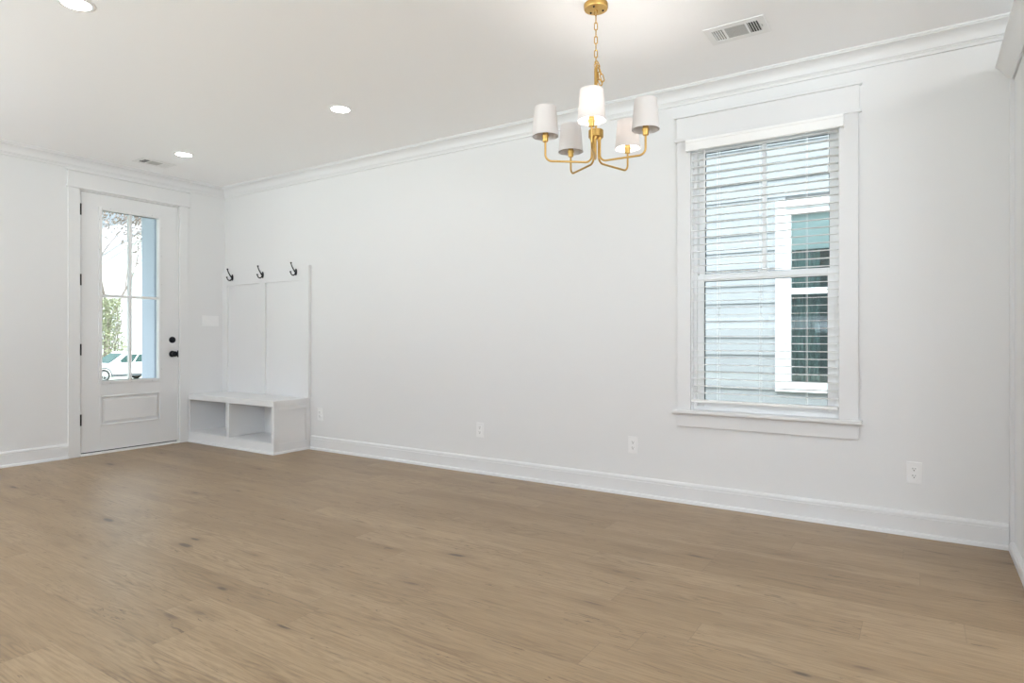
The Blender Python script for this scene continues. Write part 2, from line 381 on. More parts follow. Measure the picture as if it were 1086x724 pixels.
for zc in (2.281, 1.631, .985, .335):
    h = obj('hinge', B().lathe((X+.006, SY0-.006, zc-.053), [(.0055, 0), (.0068, .004), (.0068, .034), (.006, .036), (.0068, .038), (.0068, .069), (.006, .071), (.0068, .073), (.0068, .102), (.0055, .106)], 14).box(X-.012, X+.0005, SY0-.012, SY0+.004, zc-.05, zc+.05), m_black, door, smooth=40)
    tag(h, 'black hinge')
db = B().lathe((xs1, 3.545, 1.073), [(.033, 0), (.033, .008), (.029, .014), (.012, .015), (.012, .020)], 28, 'x').box(xs1+.018, xs1+.032, 3.540, 3.550, 1.055, 1.091)
tag(obj('deadbolt', db, m_black, door, smooth=40), 'black round deadbolt turn plate')
kb = B().lathe((xs1, 3.545, .928), [(.033, 0), (.033, .006), (.028, .011), (.013, .014), (.012, .030), (.019, .036), (.0265, .045), (.029, .055), (.0265, .064), (.018, .069), (.006, .071)], 28, 'x')
tag(obj('door_knob', kb, m_black, door, smooth=50), 'black round door knob')
tag(obj('latch_plate', B().box(xs1-.02, xs1+.0035, SY1-.001, SY1+.010, .893, .963), m_black, door), 'black latch plate')
# jamb, casing with craftsman head, threshold
jb = B().box(X-T+.02, X+.001, DY0-.02, SY0-.003, 0, DZ1+.01).box(X-T+.02, X+.001, SY1+.003, DY1+.02, 0, DZ1+.01).box(X-T+.02, X+.001, DY0-.02, DY1+.02, SZ1+.004, DZ1+.02)
obj('door_jamb', jb, m_trim, door)
stop = B().box(X-T+.03, xs0-.001, SY0-.003, SY0+.012, 0, SZ1).box(X-T+.03, xs0-.001, SY1-.012, SY1+.003, 0, SZ1).box(X-T+.03, xs0-.001, SY0, SY1, SZ1-.012, SZ1+.004)
obj('door_stop', stop, m_gasket, door)
for y0, y1 in ((2.592, DY0), (DY1, 3.706)):
    obj('side_casing', B().box(X-.001, X+.018, y0, y1, 0, 2.470), m_trim, door, bevel=.002)
obj('head_casing', B().box(X-.001, X+.020, 2.588, 3.712, 2.482, 2.618), m_trim, door, bevel=.0015)
obj('head_bead', B().box(X-.001, X+.030, 2.577, 3.723, 2.466, 2.483), m_trim, door, bevel=.004)
obj('head_cap', B().box(X-.001, X+.036, 2.573, 3.727, 2.617, 2.636), m_trim, door, bevel=.004)
obj('threshold', B().box(X-T, X+.022, DY0+.002, DY1-.002, 0, .020), m_vinyl, door, bevel=.004)
obj('door_sweep', B().box(xs0+.004, xs1-.006, SY0+.002, SY1-.002, .018, .034), m_gasket, door)

# ------------------------------------------------------------------ dining window
win = thing('window_1', ((WX0+WX1)/2, D, .5), 'white single hung window with wide flat casing on the long wall', 'window', None, 'structure')
for x0, x1 in ((-1.360, WX0+.004), (WX1-.004, -.300)):
    obj('side_casing', B().box(x0, x1, D-.019, D+.001, .618, 2.394), m_trim, win, bevel=.002)
obj('head_casing', B().box(-1.364, -.296, D-.021, D+.001, 2.408, 2.548), m_trim, win, bevel=.0015)
obj('head_bead', B().box(-1.378, -.283, D-.032, D+.001, 2.391, 2.409), m_trim, win, bevel=.004)
obj('head_cap', B().box(-1.380, -.281, D-.036, D+.001, 2.547, 2.565), m_trim, win, bevel=.004)
obj('window_stool', B().box(-1.385, -.278, D-.052, D+.002, .598, .620).box(WX0, WX1, D, D+.06, .598, .620), m_trim, win, bevel=.004)
obj('window_apron', B().box(-1.362, -.298, D-.017, D+.001, .508, .599), m_trim, win, bevel=.002)
fr = bar_frame(B(), WX0, WX1, WZ0, WZ1, .030, D+.045, D+.135, 'long')
frame = obj('window_frame', fr, m_vinyl, win, bevel=.002)
jx = B().box(WX0-.001, WX0+.008, D, D+.05, WZ0, WZ1).box(WX1-.008, WX1+.001, D, D+.05, WZ0, WZ1).box(WX0, WX1, D, D+.05, WZ1-.008, WZ1+.001)
obj('jamb_liner', jx, m_vinyl, win)
ix0, ix1, iz0, iz1 = WX0+.03, WX1-.03, WZ0+.03, WZ1-.03
def sash(lo, hi, z0, z1, y0, y1, side, bot, top, nm):
    b = B().box(lo, lo+side, y0, y1, z0, z1).box(hi-side, hi, y0, y1, z0, z1).box(lo+side, hi-side, y0, y1, z0, z0+bot).box(lo+side, hi-side, y0, y1, z1-top, z1)
    s = obj(nm, b, m_vinyl, win, bevel=.003)
    ym = (y0+y1)/2
    g = .004
    gk = bar_frame(B(), lo+side-.001, hi-side+.001, z0+bot-.001, z1-top+.001, g, ym-.004, ym+.010, 'long')
    obj('glazing_gasket', gk, m_gasket, s)
    obj('glass_pane', B().box(lo+side, hi-side, ym, ym+.004, z0+bot, z1-top), m_glass, s)
    return s, ym
s1, _ = sash(ix0, ix1, iz0-.012, 1.508, D+.056, D+.088, .042, .042, .040, 'lower_sash')
s2, ym = sash(ix0, ix1, 1.480, iz1, D+.094, D+.124, .036, .040, .036, 'upper_sash')
obj('muntin', B().box(-.846, -.822, ym-.012, ym+.016, 1.52, iz1-.036), m_vinyl, s2, bevel=.002)
obj('sash_lock', B().box(-.865, -.805, D+.058, D+.080, 1.506, 1.520).tube([(-.835, D+.066, 1.52), (-.835, D+.066, 1.528), (-.80, D+.062, 1.530)], .005, 8), m_vinyl, win, bevel=.002)

# ------------------------------------------------------------------ window blind
bl = thing('window_blind', ((WX0+WX1)/2, D+.02, .665), 'white wooden slat blind lowered over the window with open slats', 'blind')
obj('valance', B().prism([(D-.058, 2.318), (D-.052, 2.312), (D-.046, 2.318), (D-.046, 2.385), (D-.062, 2.385), (D-.062, 2.372), (D-.058, 2.366)], 'x', -1.292, -.372).box(-1.292, -1.284, D-.047, D-.02, 2.314, 2.385).box(-.380, -.372, D-.047, D-.02, 2.314, 2.385), m_slat, bl)
obj('headrail', B().box(WX0+.004, WX1-.004, D-.034, D+.030, 2.335, 2.385), m_slat, bl, bevel=.002)
sl = B(); pitch = .0462; nsl = 35; ys = D+.002; z = 2.318
slx0, slx1 = WX0+.010, WX1-.010
zs = []
for k in range(nsl):
    z = 2.306-k*pitch
    if z < .715: break
    zs.append(z); t = .0030
    tilt = math.radians(2.0); c, s_ = math.cos(tilt), math.sin(tilt)
    prof = []
    for u, v in ((-.025, -.0007), (-.024, -t/2), (.024, -t/2), (.025, -.0007), (.025, .0007), (.024, t/2), (-.024, t/2), (-.025, .0007)):
        prof.append((ys+u*c-v*s_, z+u*s_+v*c))
    sl.prism(prof, 'x', slx0, slx1)
obj('slats', sl, m_slat, bl)
obj('bottom_rail', B().box(slx0, slx1, ys-.026, ys+.026, .672, .690), m_slat, bl, bevel=.004)
lc = B()
for xx in (-1.094, -.835, -.572):
    for yy in (ys-.0262, ys+.0262):
        lc.tube([(xx, yy, 2.336), (xx, yy, .688)], .0011, 6)
    for zz in zs: lc.tube([(xx, ys-.026, zz-.0032), (xx, ys+.026, zz-.0022)], .0008, 4)
obj('ladder_cord', lc, m_slat, bl)
obj('tilt_wand', B().tube([(-1.172, D-.038, 2.345), (-1.172, D-.040, 2.33), (-1.170, D-.040, 1.85), (-1.170, D-.040, 1.81)], [.0025, .0042, .0042, .006], 8), m_white, bl, smooth=40)
obj('pull_cord', B().tube([(-.452, D-.036, 2.34), (-.452, D-.038, 2.10)], .0012, 6).lathe((-.452, D-.038, 2.06), [(.003, 0), (.0055, .006), (.0045, .034), (.0015, .042)], 10), m_white, bl, smooth=40)

# ------------------------------------------------------------------ storage bench, panelled back and hooks
bn = thing('storage_bench', (-5.78, 3.92, 0), 'white built in storage bench with two open cubbies in the corner', 'bench')
bx0, bx1, by0, by1 = -E+.001, BENCH_X, BENCH_Y, D-.002
btop = .502
obj('seat', B().box(bx0, bx1+.004, by0-.004, by1, btop-.056, btop), m_trim, bn, bevel=.003)
obj('bottom_shelf', B().box(bx0+.021, bx1-.031, by0+.021, by1-.013, .085, .106), m_trim, bn)
obj('back_board', B().box(bx0, bx1-.031, by1-.012, by1, .08, btop-.057), m_trim, bn)
sd = B().box(bx1-.030, bx1-.0095, by0+.022, by1, 0, btop-.05)
for y0, y1, z0, z1 in ((by0, by0+.052, 0, btop-.056), (by1-.052, by1, 0, btop-.056), (by0+.052, by1-.052, 0, .095), (by0+.052, by1-.052, btop-.096, btop-.056)):
    sd.box(bx1-.010, bx1, y0, y1, z0, z1)
obj('side_panel', sd, m_trim, bn, bevel=.001)
obj('side_panel', B().box(bx0, bx0+.02, by0+.021, by1-.013, 0, btop-.057), m_trim, bn)
dx = -5.786
obj('divider', B().box(dx-.017, dx+.017, by0+.021, by1-.013, .107, btop-.057), m_trim, bn)
xr_ = bx1-.0102
ff = B().box(bx0, bx0+.034, by0+.0002, by0+.02, .104, btop-.056).box(bx1-.040, xr_, by0+.0002, by0+.02, .104, btop-.056).box(bx0, xr_, by0+.0002, by0+.02, 0, .104).box(dx-.019, dx+.019, by0+.0002, by0+.02, .104, btop-.056)
obj('face_frame', ff, m_trim, bn, bevel=.001)
shoe = [(0, 0), (.014, 0), (.014, .010), (.010, .018), (0, .022)]
sh = B().loft([[(bx0, by0-o, z) for o, z in shoe], [(bx1+o, by0-o, z) for o, z in shoe], [(bx1+o, by1-.028, z) for o, z in shoe]])
obj('base_shoe', sh, m_trim, bn)

pn = thing('panelled_back', (-5.77, D-.02, btop), 'white panelled wall board behind the hooks, rising above the bench', 'wall panel')
px0, px1, pt = -E+.001, -5.047, 1.808
obj('back_board', B().box(px0, px1, D-.014, D, btop+.001, pt), m_trim, pn)
obj('top_rail', B().box(px0, px1, D-.034, D-.013, 1.668, pt), m_trim, pn, bevel=.001)
for x0, x1 in ((px0, px0+.095), (-5.838, -5.734), (px1-.115, px1)):
    obj('stile', B().box(x0, x1, D-.034, D-.013, btop+.001, 1.668), m_trim, pn, bevel=.001)

def coat_hook():
    t = thing('coat_hook', (0, 0, 0))
    # local: wall at y=0, room -y, z=0 at plate centre
    pl = B(); ring = []
    pts = [(.016*math.cos(a), .034*math.sin(a)) for a in [2*PI*k/24 for k in range(24)]]
    pl.loft([[(u, 0, v) for u, v in pts], [(u, -.005, v) for u, v in pts], [(u*.75, -.009, v*.85) for u, v in pts]])
    obj('back_plate', pl, m_black, t, smooth=40)
    up = [(0, -.006, -.002), (0, -.016, .004), (0, -.030, .022), (0, -.048, .050), (0, -.058, .074), (0, -.060, .084)]
    obj('upper_prong', B().tube(up, [.0075, .0072, .0062, .0055, .0052, .005], 10).lathe((0, -.060, .079), [(.004, 0), (.0085, .003), (.0095, .008), (.0075, .013), (.003, .015)], 14), m_black, t, smooth=50)
    lo = [(0, -.006, -.012), (0, -.016, -.024), (0, -.030, -.034), (0, -.046, -.034), (0, -.060, -.022), (0, -.066, -.008)]
    obj('lower_prong', B().tube(lo, [.0075, .0072, .0066, .006, .0055, .005], 10).lathe((0, -.067, -.010), [(.004, 0), (.0085, .003), (.0095, .008), (.0075, .013), (.003, .015)], 14), m_black, t, smooth=50)
    for zz in (.024, -.026): obj('screw', B().lathe((0, -.004, zz), [(.004, -.006), (.003, -.0045)], 10, 'y'), m_steel, t)
    return t
h0 = coat_hook()
for i, (hx, lb) in enumerate(((-6.300, 'black double coat hook nearest the room corner, leftmost of three'), (-5.768, 'black double coat hook in the middle of the panelled board, above its batten'), (-5.236, 'black double coat hook nearest the free edge of the panelled board, rightmost of three'))):
    o = h0 if i == 0 else copy_tree(h0)
    o.location = (hx, D-.034, 1.752); tag(o, lb, 'coat hook', 'coat hooks on the panelled board')

# ------------------------------------------------------------------ outlets and switches
def outlet():
    t = thing('wall_outlet', (0, 0, 0))
    obj('cover_plate', B().box(-.037, .037, -.006, 0, -.060, .060), m_white, t, bevel=.003)
    for s in (1, -1):
        zc = s*.0195
        pts = [(.0165*math.cos(a), max(-.0125, min(.0125, .0165*math.sin(a)))) for a in [2*PI*k/28 for k in range(28)]]
        f = obj('receptacle', B().prism([(u, v+zc) for u, v in pts], 'y', -.0085, -.005), m_white, t, bevel=.0006)
        sl = B().box(-.0075, -.0050, -.0088, -.0080, zc+.000, zc+.0085).box(.0050, .0072, -.0088, -.0080, zc+.0008, zc+.0078)
        sl.lathe((0, 0, zc-.0062), [(.0030, -.0088), (.0030, -.0080)], 12, 'y')
        obj('slots', sl, m_slot, f)
    obj('screw', B().lathe((0, 0, 0), [(.0028, -.0070), (.0034, -.0055)], 12, 'y'), m_white, t)
    return t
o0 = outlet()
for i, (ox, lb) in enumerate(((-4.916, 'white wall outlet just right of the storage bench'), (-2.990, 'white wall outlet midway along the bare long wall, second from the bench'),
                              (-1.677, 'white wall outlet left of the window and below its apron'), (-.030, 'white wall outlet right of the window, nearest the tall cabinet'))):
    o = o0 if i == 0 else copy_tree(o0)
    o.location = (ox, D, .349); tag(o, lb, 'outlet', 'wall outlets along the long wall')
sw = thing('switch_plate', (-E, 3.962, 1.278), 'white four gang light switch plate between entry door and corner', 'light switch')
obj('cover_plate', B().box(-E, -E+.006, 3.868, 4.056, 1.222, 1.336), m_white, sw, bevel=.002)
for k in range(4):
    yc = 3.893+k*.046
    pd = B().box(-E+.005, -E+.0085, yc-.0165, yc+.0165, 1.246, 1.312)
    p_ = obj('rocker_bezel', pd, m_white, sw, bevel=.001)
    obj('rocker', B().prism([(-E+.008, 1.250), (-E+.0105, 1.252), (-E+.0090, 1.279), (-E+.0125, 1.306), (-E+.008, 1.308)], 'y', yc-.013, yc+.013), m_white, p_)

# ------------------------------------------------------------------ recessed lights
def downlight():
    t = thing('recessed_light', (0, 0, 0))
    obj('trim_ring', B().lathe((0, 0, 0), [(.062, -.004), (.066, -.007), (.082, -.004), (.086, 0), (.062, 0)], 40), m_white, t, smooth=50)
    obj('lens', B().lathe((0, 0, 0), [(.064, -.002), (.063, -.0055), (.04, -.0065), (.002, -.0068)], 40), m_lens, t, smooth=50)
    return t
l0 = downlight()
for i, (lx, ly, lb) in enumerate(((-3.49, 1.43, 'lit round recessed ceiling light cut by the top edge of the photo'), (-3.506, 3.128, 'lit round recessed ceiling light in the middle of the ceiling by the long wall'),
                                  (-5.550, 3.134, 'small looking lit round recessed ceiling light near the entry door vent'))):
    o = l0 if i == 0 else copy_tree(l0)
    o.location = (lx, ly, H+.0005); tag(o, lb, 'ceiling light', 'recessed ceiling lights')
o = copy_tree(l0); o.location = (1.18, 2.75, H+.0005); tag(o, 'lit round recessed kitchen light beyond the tall cabinet', 'ceiling light', 'recessed ceiling lights')
lamp('kitchen_light_beam', 'POINT', (1.18, 2.75, 2.695), (0, 0, 0), 11, (1, .97, .93), shadow_soft_size=.03)

# ------------------------------------------------------------------ ceiling vents
def vent(loc, rot, label):
    t = thing('ceiling_vent', (0, 0, 0), label, 'air vent', 'ceiling air vents')
    a, c = .152, .102
    # stamped plate with openings cut out of it: two louvre banks and a damper field
    b = B(); holes = [(-.118, -.062, -.062, .062), (.062, .118, -.062, .062), (-.052, .052, -.062, .062)]
    us = sorted({-a, a, *[h[0] for h in holes], *[h[1] for h in holes]}); vs = [-c, -.062, .062, c]
    for i in range(len(us)-1):
        for j in range(3):
            u, v = (us[i]+us[i+1])/2, (vs[j]+vs[j+1])/2
            if any(h[0] < u < h[1] and h[2] < v < h[3] for h in holes): continue
            b.box(us[i], us[i+1], vs[j], vs[j+1], -.007, -.004)
    bmesh.ops.remove_doubles(b.bm, verts=b.bm.verts, dist=1e-5)
    fs = {}
    for f in list(b.bm.faces): fs.setdefault(frozenset(f.verts), []).append(f)
    bmesh.ops.delete(b.bm, geom=[f for g in fs.values() if len(g) > 1 for f in g], context='FACES_ONLY')
    obj('face_plate', b, m_white, t)
    rim = B(); o1 = [(-a, -c), (a, -c), (a, c), (-a, c)]; e = .0012; o2 = [(-a-e, -c-e), (a+e, -c-e), (a+e, c+e), (-a-e, c+e)]
    rim.loft([[(u, v, -.0069) for u, v in o1], [(u, v, -.003) for u, v in o2]], caps=False); obj('rim', rim, m_white, t)
    obj('duct', B().box(-.14, .14, -.075, .075, -.0012, 0), m_slot, t)
    for x0, op in ((-.118, False), (.062, True)):
        for k in range(5):
            xx = x0+.002+k*.0125
            za_, zb_ = (-.0015, -.0065) if op else (-.0065, -.0020)
            obj('louvre', B().loft([[(xx, v, za_), (xx+.0062, v, zb_), (xx+.0066, v, zb_+.0005), (xx+.0004, v, za_+.0005)] for v in (-.062, .062)]), m_white, t)
    dm = B()
    for k in range(26): dm.box(-.052+k*.004, -.052+k*.004+.0037, -.062, .062, -.0055, -.0045)
    obj('damper_grille', dm, m_grille, t)
    obj('damper_lever', B().box(.128, .131, -.01, .01, -.012, -.0065), m_steel, t)
    t.location = loc; t.rotation_euler = (0, 0, rot)
    return t
vent((-.826, 3.482, H), 0, 'white ceiling air vent between the chandelier and the window wall')
vent((-6.05, 3.135, H), -PI/2, 'white ceiling air vent above the entry door beside a recessed light')

# ------------------------------------------------------------------ chandelier
cx, cy = -1.3476, 2.8378
ch = thing('chandelier', (cx, cy, 1.95), 'brass five arm chandelier with white drum shades hanging from a chain', 'chandelier')
cn = obj('canopy', B().lathe((cx, cy, 0), [(.059, H), (.059, 2.724), (.057, 2.719), (.02, 2.717), (.008, 2.717)], 40), m_gold, ch, smooth=40)
for a in (40, 160, 280):
    obj('canopy_screw', B().lathe((cx+.036*math.cos(math.radians(a)), cy+.036*math.sin(math.radians(a)), 2.718), [(.005, 0), (.005, -.004), (.003, -.006)], 12), m_black, cn)
obj('canopy_loop', B().tube([(cx+.009*math.cos(a), cy, 2.703+.014*math.sin(a)) for a in [2*PI*k/16 for k in range(16)]], .002, 8, closed=True), m_goldp, cn, smooth=60)
def link(b, c, ax, side, L=.040, Wd=.0195, r=.0026):
    c = Vector(c); ax = Vector(ax).normalized(); side = Vector(side); side = (side-ax*side.dot(ax)).normalized()
    pts = []; hw = Wd/2-r; hl = L/2-r-hw
    for k in range(8): a = PI*k/7; pts.append(c+side*hw*math.cos(a)+ax*(hl+hw*math.sin(a)))
    for k in range(8): a = PI+PI*k/7; pts.append(c+side*hw*math.cos(a)+ax*(-hl+hw*math.sin(a)))
    b.tube(pts, r, 7, closed=True)
cb = B(); zt = 2.690; zb = 2.452; nL = 7; pt_ = (zt-zb)/nL
for k in range(nL):
    link(cb, (cx, cy, zt-.004-(k+.5)*pt_), (0, 0, 1), (math.cos(.5), math.sin(.5), 0) if k % 2 else (-math.sin(.5), math.cos(.5), 0), L=pt_+.0085)
obj('chain', cb, m_goldp, ch, smooth=60)
eb = B(); rv = Vector((math.cos(THETA), math.sin(THETA), 0))
p0 = Vector((cx, cy, 2.462)); path = [p0, p0+rv*.014+Vector((0, 0, -.030)), p0+rv*.026+Vector((0, 0, -.064)), p0+rv*.036+Vector((0, 0, -.098)), p0+rv*.026+Vector((0, 0, -.118)), p0+rv*.014+Vector((0, 0, -.090)), p0+rv*.010+Vector((0, 0, -.055)), p0+rv*.006+Vector((0, 0, -.020))]
for k in range(len(path)-1):
    a, b_ = path[k], path[k+1]
    link(eb, (a+b_)/2, b_-a, (-math.sin(THETA), math.cos(THETA), 0) if k % 2 else (math.cos(THETA), math.sin(THETA), .3), L=(b_-a).length+.0085)
obj('spare_chain', eb, m_goldp, ch, smooth=60)
obj('stem', B().lathe((cx, cy, 0), [(.0055, 2.10), (.0055, 2.335), (.0085, 2.338), (.0085, 2.425), (.006, 2.432), (.003, 2.434)], 20).tube([(cx+.009*math.cos(a), cy, 2.443+.012*math.sin(a)) for a in [2*PI*k/14 for k in range(14)]], .002, 7, closed=True), m_gold, ch, smooth=40)
obj('hub', B().lathe((cx, cy, 0), [(.004, 2.122), (.034, 2.122), (.0365, 2.119), (.0365, 2.087), (.034, 2.084), (.004, 2.084)], 36), m_gold, ch, smooth=35)
R, zs_, za, lit = .253, 2.082, 1.966, (0, 2)
bulb_lights = []
def arc(c, a, b, r, n=6):   # fillet at corner c between directions a and b
    c, a, b = Vector(c), Vector(a).normalized(), Vector(b).normalized()
    return [c+a*r*(1-math.sin(t))+b*r*(1-math.cos(t)) for t in [PI/2*k/n for k in range(n+1)]]
for k in range(5):
    ang = math.radians(-102+72*k)+THETA
    u = Vector((math.cos(ang), math.sin(ang), 0)); c = Vector((cx, cy, 0))
    zz = za-.001*k
    p = [c+u*.021+Vector((0, 0, 2.086))]
    p += arc(c+u*.021+Vector((0, 0, zz)), (0, 0, 1), u, .032) + arc(c+u*R+Vector((0, 0, zz)), -u, (0, 0, 1), .032)
    p += [c+u*R+Vector((0, 0, zs_-.024))]
    arm = obj('arm', B().tube(p, .0052, 12), m_gold, ch, smooth=50)
    q = c+u*R
    obj('arm_ferrule', B().lathe((c+u*.021)+Vector((0, 0, 0)), [(.0075, 2.085), (.0075, 2.073), (.0055, 2.070)], 16), m_gold, arm, smooth=40)
    obj('socket', B().lathe(q, [(.006, zs_-.028), (.0125, zs_-.026), (.0140, zs_-.023), (.0140, zs_-.006), (.0165, zs_-.003), (.0165, zs_+.006), (.0135, zs_+.008), (.0135, zs_+.045), (.006, zs_+.046)], 24), m_gold, arm, smooth=40)
    rb, rt, hh = .0648, .0530, .143
    prof = [(rb, zs_), (rt, zs_+hh), (rt-.0012, zs_+hh), (rb-.0012, zs_)]
    s = obj('lamp_shade', B().lathe(q, prof+[prof[0]], 48, caps=False), m_shade, ch, smooth=50)
    for zz_, rr in ((zs_, rb), (zs_+hh, rt)):
        hb = B(); hb.lathe(q, [(rr+.0006, zz_), (rr+.0006, zz_+.004*(1 if zz_ == zs_ else -1)), (rr-.0016, zz_+.004*(1 if zz_ == zs_ else -1)), (rr-.0016, zz_), (rr+.0006, zz_)], 48, caps=False)
        obj('shade_hem', hb, m_shade, s, smooth=40)
    sp = B()
    for j in range(3):
        a = j*2*PI/3+.4; sp.tube([q+Vector((.014*math.cos(a), .014*math.sin(a), zs_+.040)), q+Vector(((rt-.004+.002)*math.cos(a), (rt-.002)*math.sin(a), zs_+.112))], .0012, 6)
    obj('spider', sp, m_steel, s)
    bb = obj('bulb', B().lathe(q, [(.010, zs_+.046), (.011, zs_+.056), (.018, zs_+.068), (.0225, zs_+.082), (.021, zs_+.096), (.013, zs_+.107), (.003, zs_+.110)], 20), m_bulb if k in lit else m_bulboff, s, smooth=60)
    if k in lit: tag(s, 'shade glowing from its lit bulb')

# ------------------------------------------------------------------ tall cabinet at the right edge
tcb = thing('tall_cabinet', (.80, 3.6, 0), 'tall white cabinet with crown moulding at the right edge against the long wall', 'cabinet')
kx0, kx1, ky0, ky1 = .404, 1.02, 3.30, D-.004
obj('side_panel', B().box(kx0, kx0+.02, ky0, ky1, 0, 2.50), m_trim, tcb, bevel=.001)
obj('side_panel', B().box(kx1-.02, kx1, ky0, ky1, 0, 2.50), m_trim, tcb, bevel=.001)
obj('carcass', B().box(kx0+.02, kx1-.02, ky0+.022, ky1, .10, 2.50), m_trim, tcb)
obj('toe_kick', B().box(kx0+.02, kx1-.02, ky0+.075, ky0+.095, 0, .10), m_trim, tcb)
for z0, z1, hz in ((.115, 1.35, 1.25), (1.36, 2.38, 1.45)):
    d_ = obj('door', bar_frame(B().box(kx0+.01, kx1-.01, ky0-.002, ky0+.010, z0, z1), kx0+.003, kx1-.003, z0, z1, .06, ky0-.016, ky0, 'long'), m_trim, tcb, bevel=.001)
    obj('handle', B().tube([(kx1-.045, ky0-.014, hz-.07), (kx1-.045, ky0-.045, hz-.07), (kx1-.045, ky0-.045, hz+.07), (kx1-.045, ky0-.014, hz+.07)], .005, 8), m_black, d_)
obj('scribe_strip', B().box(.386, kx0, D-.024, D-.003, .0, 2.43), m_trim, tcb, bevel=.001)
bs = [(0, 0), (.024, 0), (.024, .030), (.018, .045), (0, .050)]
obj('base_moulding', B().loft([[(kx0-o, ky1-.028, z) for o, z in bs], [(kx0-o, 3.44, z) for o, z in bs]]), m_trim, tcb)
cr = [(0, 2.428), (.012, 2.424), (.016, 2.432), (.030, 2.446), (.052, 2.478), (.066, 2.496), (.076, 2.502), (.076, 2.512), (0, 2.512)]
obj('cabinet_crown', B().loft([[(kx0-o, ky1, z) for o, z in cr], [(kx0-o, ky0-o, z) for o, z in cr], [(kx1+o, ky0-o, z) for o, z in cr], [(kx1+o, ky1, z) for o, z in cr]]), m_trim, tcb, smooth=25)

# ------------------------------------------------------------------ outdoors: ground, porch, neighbour house
GZ = -1.39
struct('ground', B().box(-110, 60, -40, 90, GZ-.2, GZ), m_ground, 'ground and street outside the house', 'ground')
struct('porch_slab', B().box(-8.6, -E-T, .5, 5.2, GZ, -.06), m_concrete, 'concrete porch slab outside the entry door', 'porch')
struct('porch_roof', B().box(-8.7, -E-T, .5, 5.2, 2.75, 2.95), m_nwhite, 'white porch roof over the entry door', 'porch roof')
struct('foundation', B().box(-E-T, XR+T, YF-T, D+T, GZ, -.12), m_concrete, 'house foundation below the floor', 'foundation')
pc = thing('porch_column', (-8.0, 4.20, -.06), 'pale blue square porch column seen through the right door panes', 'column')
obj('shaft', B().box(-8.15, -7.85, 4.065, 4.365, .10, 2.62), m_column, pc, bevel=.004)
obj('column_base', B().box(-8.18, -7.82, 4.035, 4.395, -.06, .12), m_column, pc, bevel=.006)
obj('column_cap', B().box(-8.18, -7.82, 4.035, 4.395, 2.60, 2.75), m_column, pc, bevel=.006)

NY = D+2.62
nh = thing('neighbour_house', (-1, NY+2, GZ), 'pale blue lap sided neighbouring house seen through the dining window', 'house')
sdg = B(); lap = .176; zz = GZ
nx0, nx1, nz0, nz1 = -1.13, -.14, .60, 2.37         # neighbour window rough opening
z = -1.39+.023
while z < 6.2:
    z1 = z+lap
    spans = [(-9, 7)] if z1 < nz0-.0 or z > nz1 else [(-9, nx0), (nx1, 7)]
    for a, b_ in spans:
        sdg.loft([[(a, NY-.016, z), (a, NY-.004, z1+.01), (a, NY+.02, z1+.01), (a, NY+.02, z)], [(b_, NY-.016, z), (b_, NY-.004, z1+.01), (b_, NY+.02, z1+.01), (b_, NY+.02, z)]])
    z = z1
obj('siding', sdg, m_siding, nh)
obj('wall', B().box(-9, 7, NY+.02, NY+.04, GZ, nz0-.05).box(-9, 7, NY+.02, NY+.04, nz1+.05, 6.3).box(-9, nx0, NY+.02, NY+.04, nz0-.05, nz1+.05).box(nx1, 7, NY+.02, NY+.04, nz0-.05, nz1+.05).box(-9, -8.9, NY+.04, NY+8, GZ, 6.3).box(6.9, 7, NY+.04, NY+8, GZ, 6.3).box(-9, 7, NY+8, NY+8.1, GZ, 6.3), m_siding, nh)
obj('roof', B().prism([(NY-.45, 6.2), (NY+4, 9.2), (NY+8.5, 6.2), (NY+8.5, 6.35), (NY+4, 9.4), (NY-.45, 6.35)], 'x', -9.4, 7.4), m_roof, nh)
cs = bar_frame(B(), nx0-.09, nx1+.09, nz0-.04, nz1+.10, .095, NY-.036, NY+.01, 'long')
cw = obj('window_casing', cs, m_nwhite, nh, bevel=.002)
wf = bar_frame(B(), nx0, nx1, nz0, nz1, .052, NY-.020, NY+.03, 'long').box(nx0+.05, nx1-.05, NY-.012, NY+.03, 1.525, 1.585)
nf = obj('window', wf, m_nwhite, nh, bevel=.002)
obj('pane', B().box(nx0+.05, nx1-.05, NY+.018, NY+.022, nz0+.05, 1.53).box(nx0+.05, nx1-.05, NY+.026, NY+.03, 1.58, nz1-.05), glass_mat('neighbour_glass', (.86, .94, .93), 1.), nf)
cu = B(); 
for a, b_, k in ((nx0+.02, -.83, 9), (-.40, nx1-.02, 9)):
    ring0 = [(a+(b_-a)*j/36, NY+.10+.018*math.sin(j*1.4)) for j in range(37)]
    cu.prism(ring0+[(x_, y_+.004) for x_, y_ in ring0[::-1]], 'z', nz0-.02, nz1+.02)
obj('curtain', cu, m_curtain, nf)
obj('sky_reflection_panel', B().box(nx0+.04, nx1-.04, NY+.045, NY+.048, 1.97, nz1-.02), m_nwhite, nf)  # pale panel stands in for sky reflected in the upper sash
obj('dark_interior', B().box(nx0-.2, nx1+.2, NY+.5, NY+.52, nz0-.2, nz1+.2).box(nx0-.2, nx0-.19, NY+.04, NY+.5, nz0-.2, nz1+.2).box(nx1+.19, nx1+.2, NY+.04, NY+.5, nz0-.2, nz1+.2).box(nx0-.2, nx1+.2, NY+.04, NY+.5, nz0-.21, nz0-.2).box(nx0-.2, nx1+.2, NY+.04, NY+.5, nz1+.2, nz1+.21), m_npane, nf)

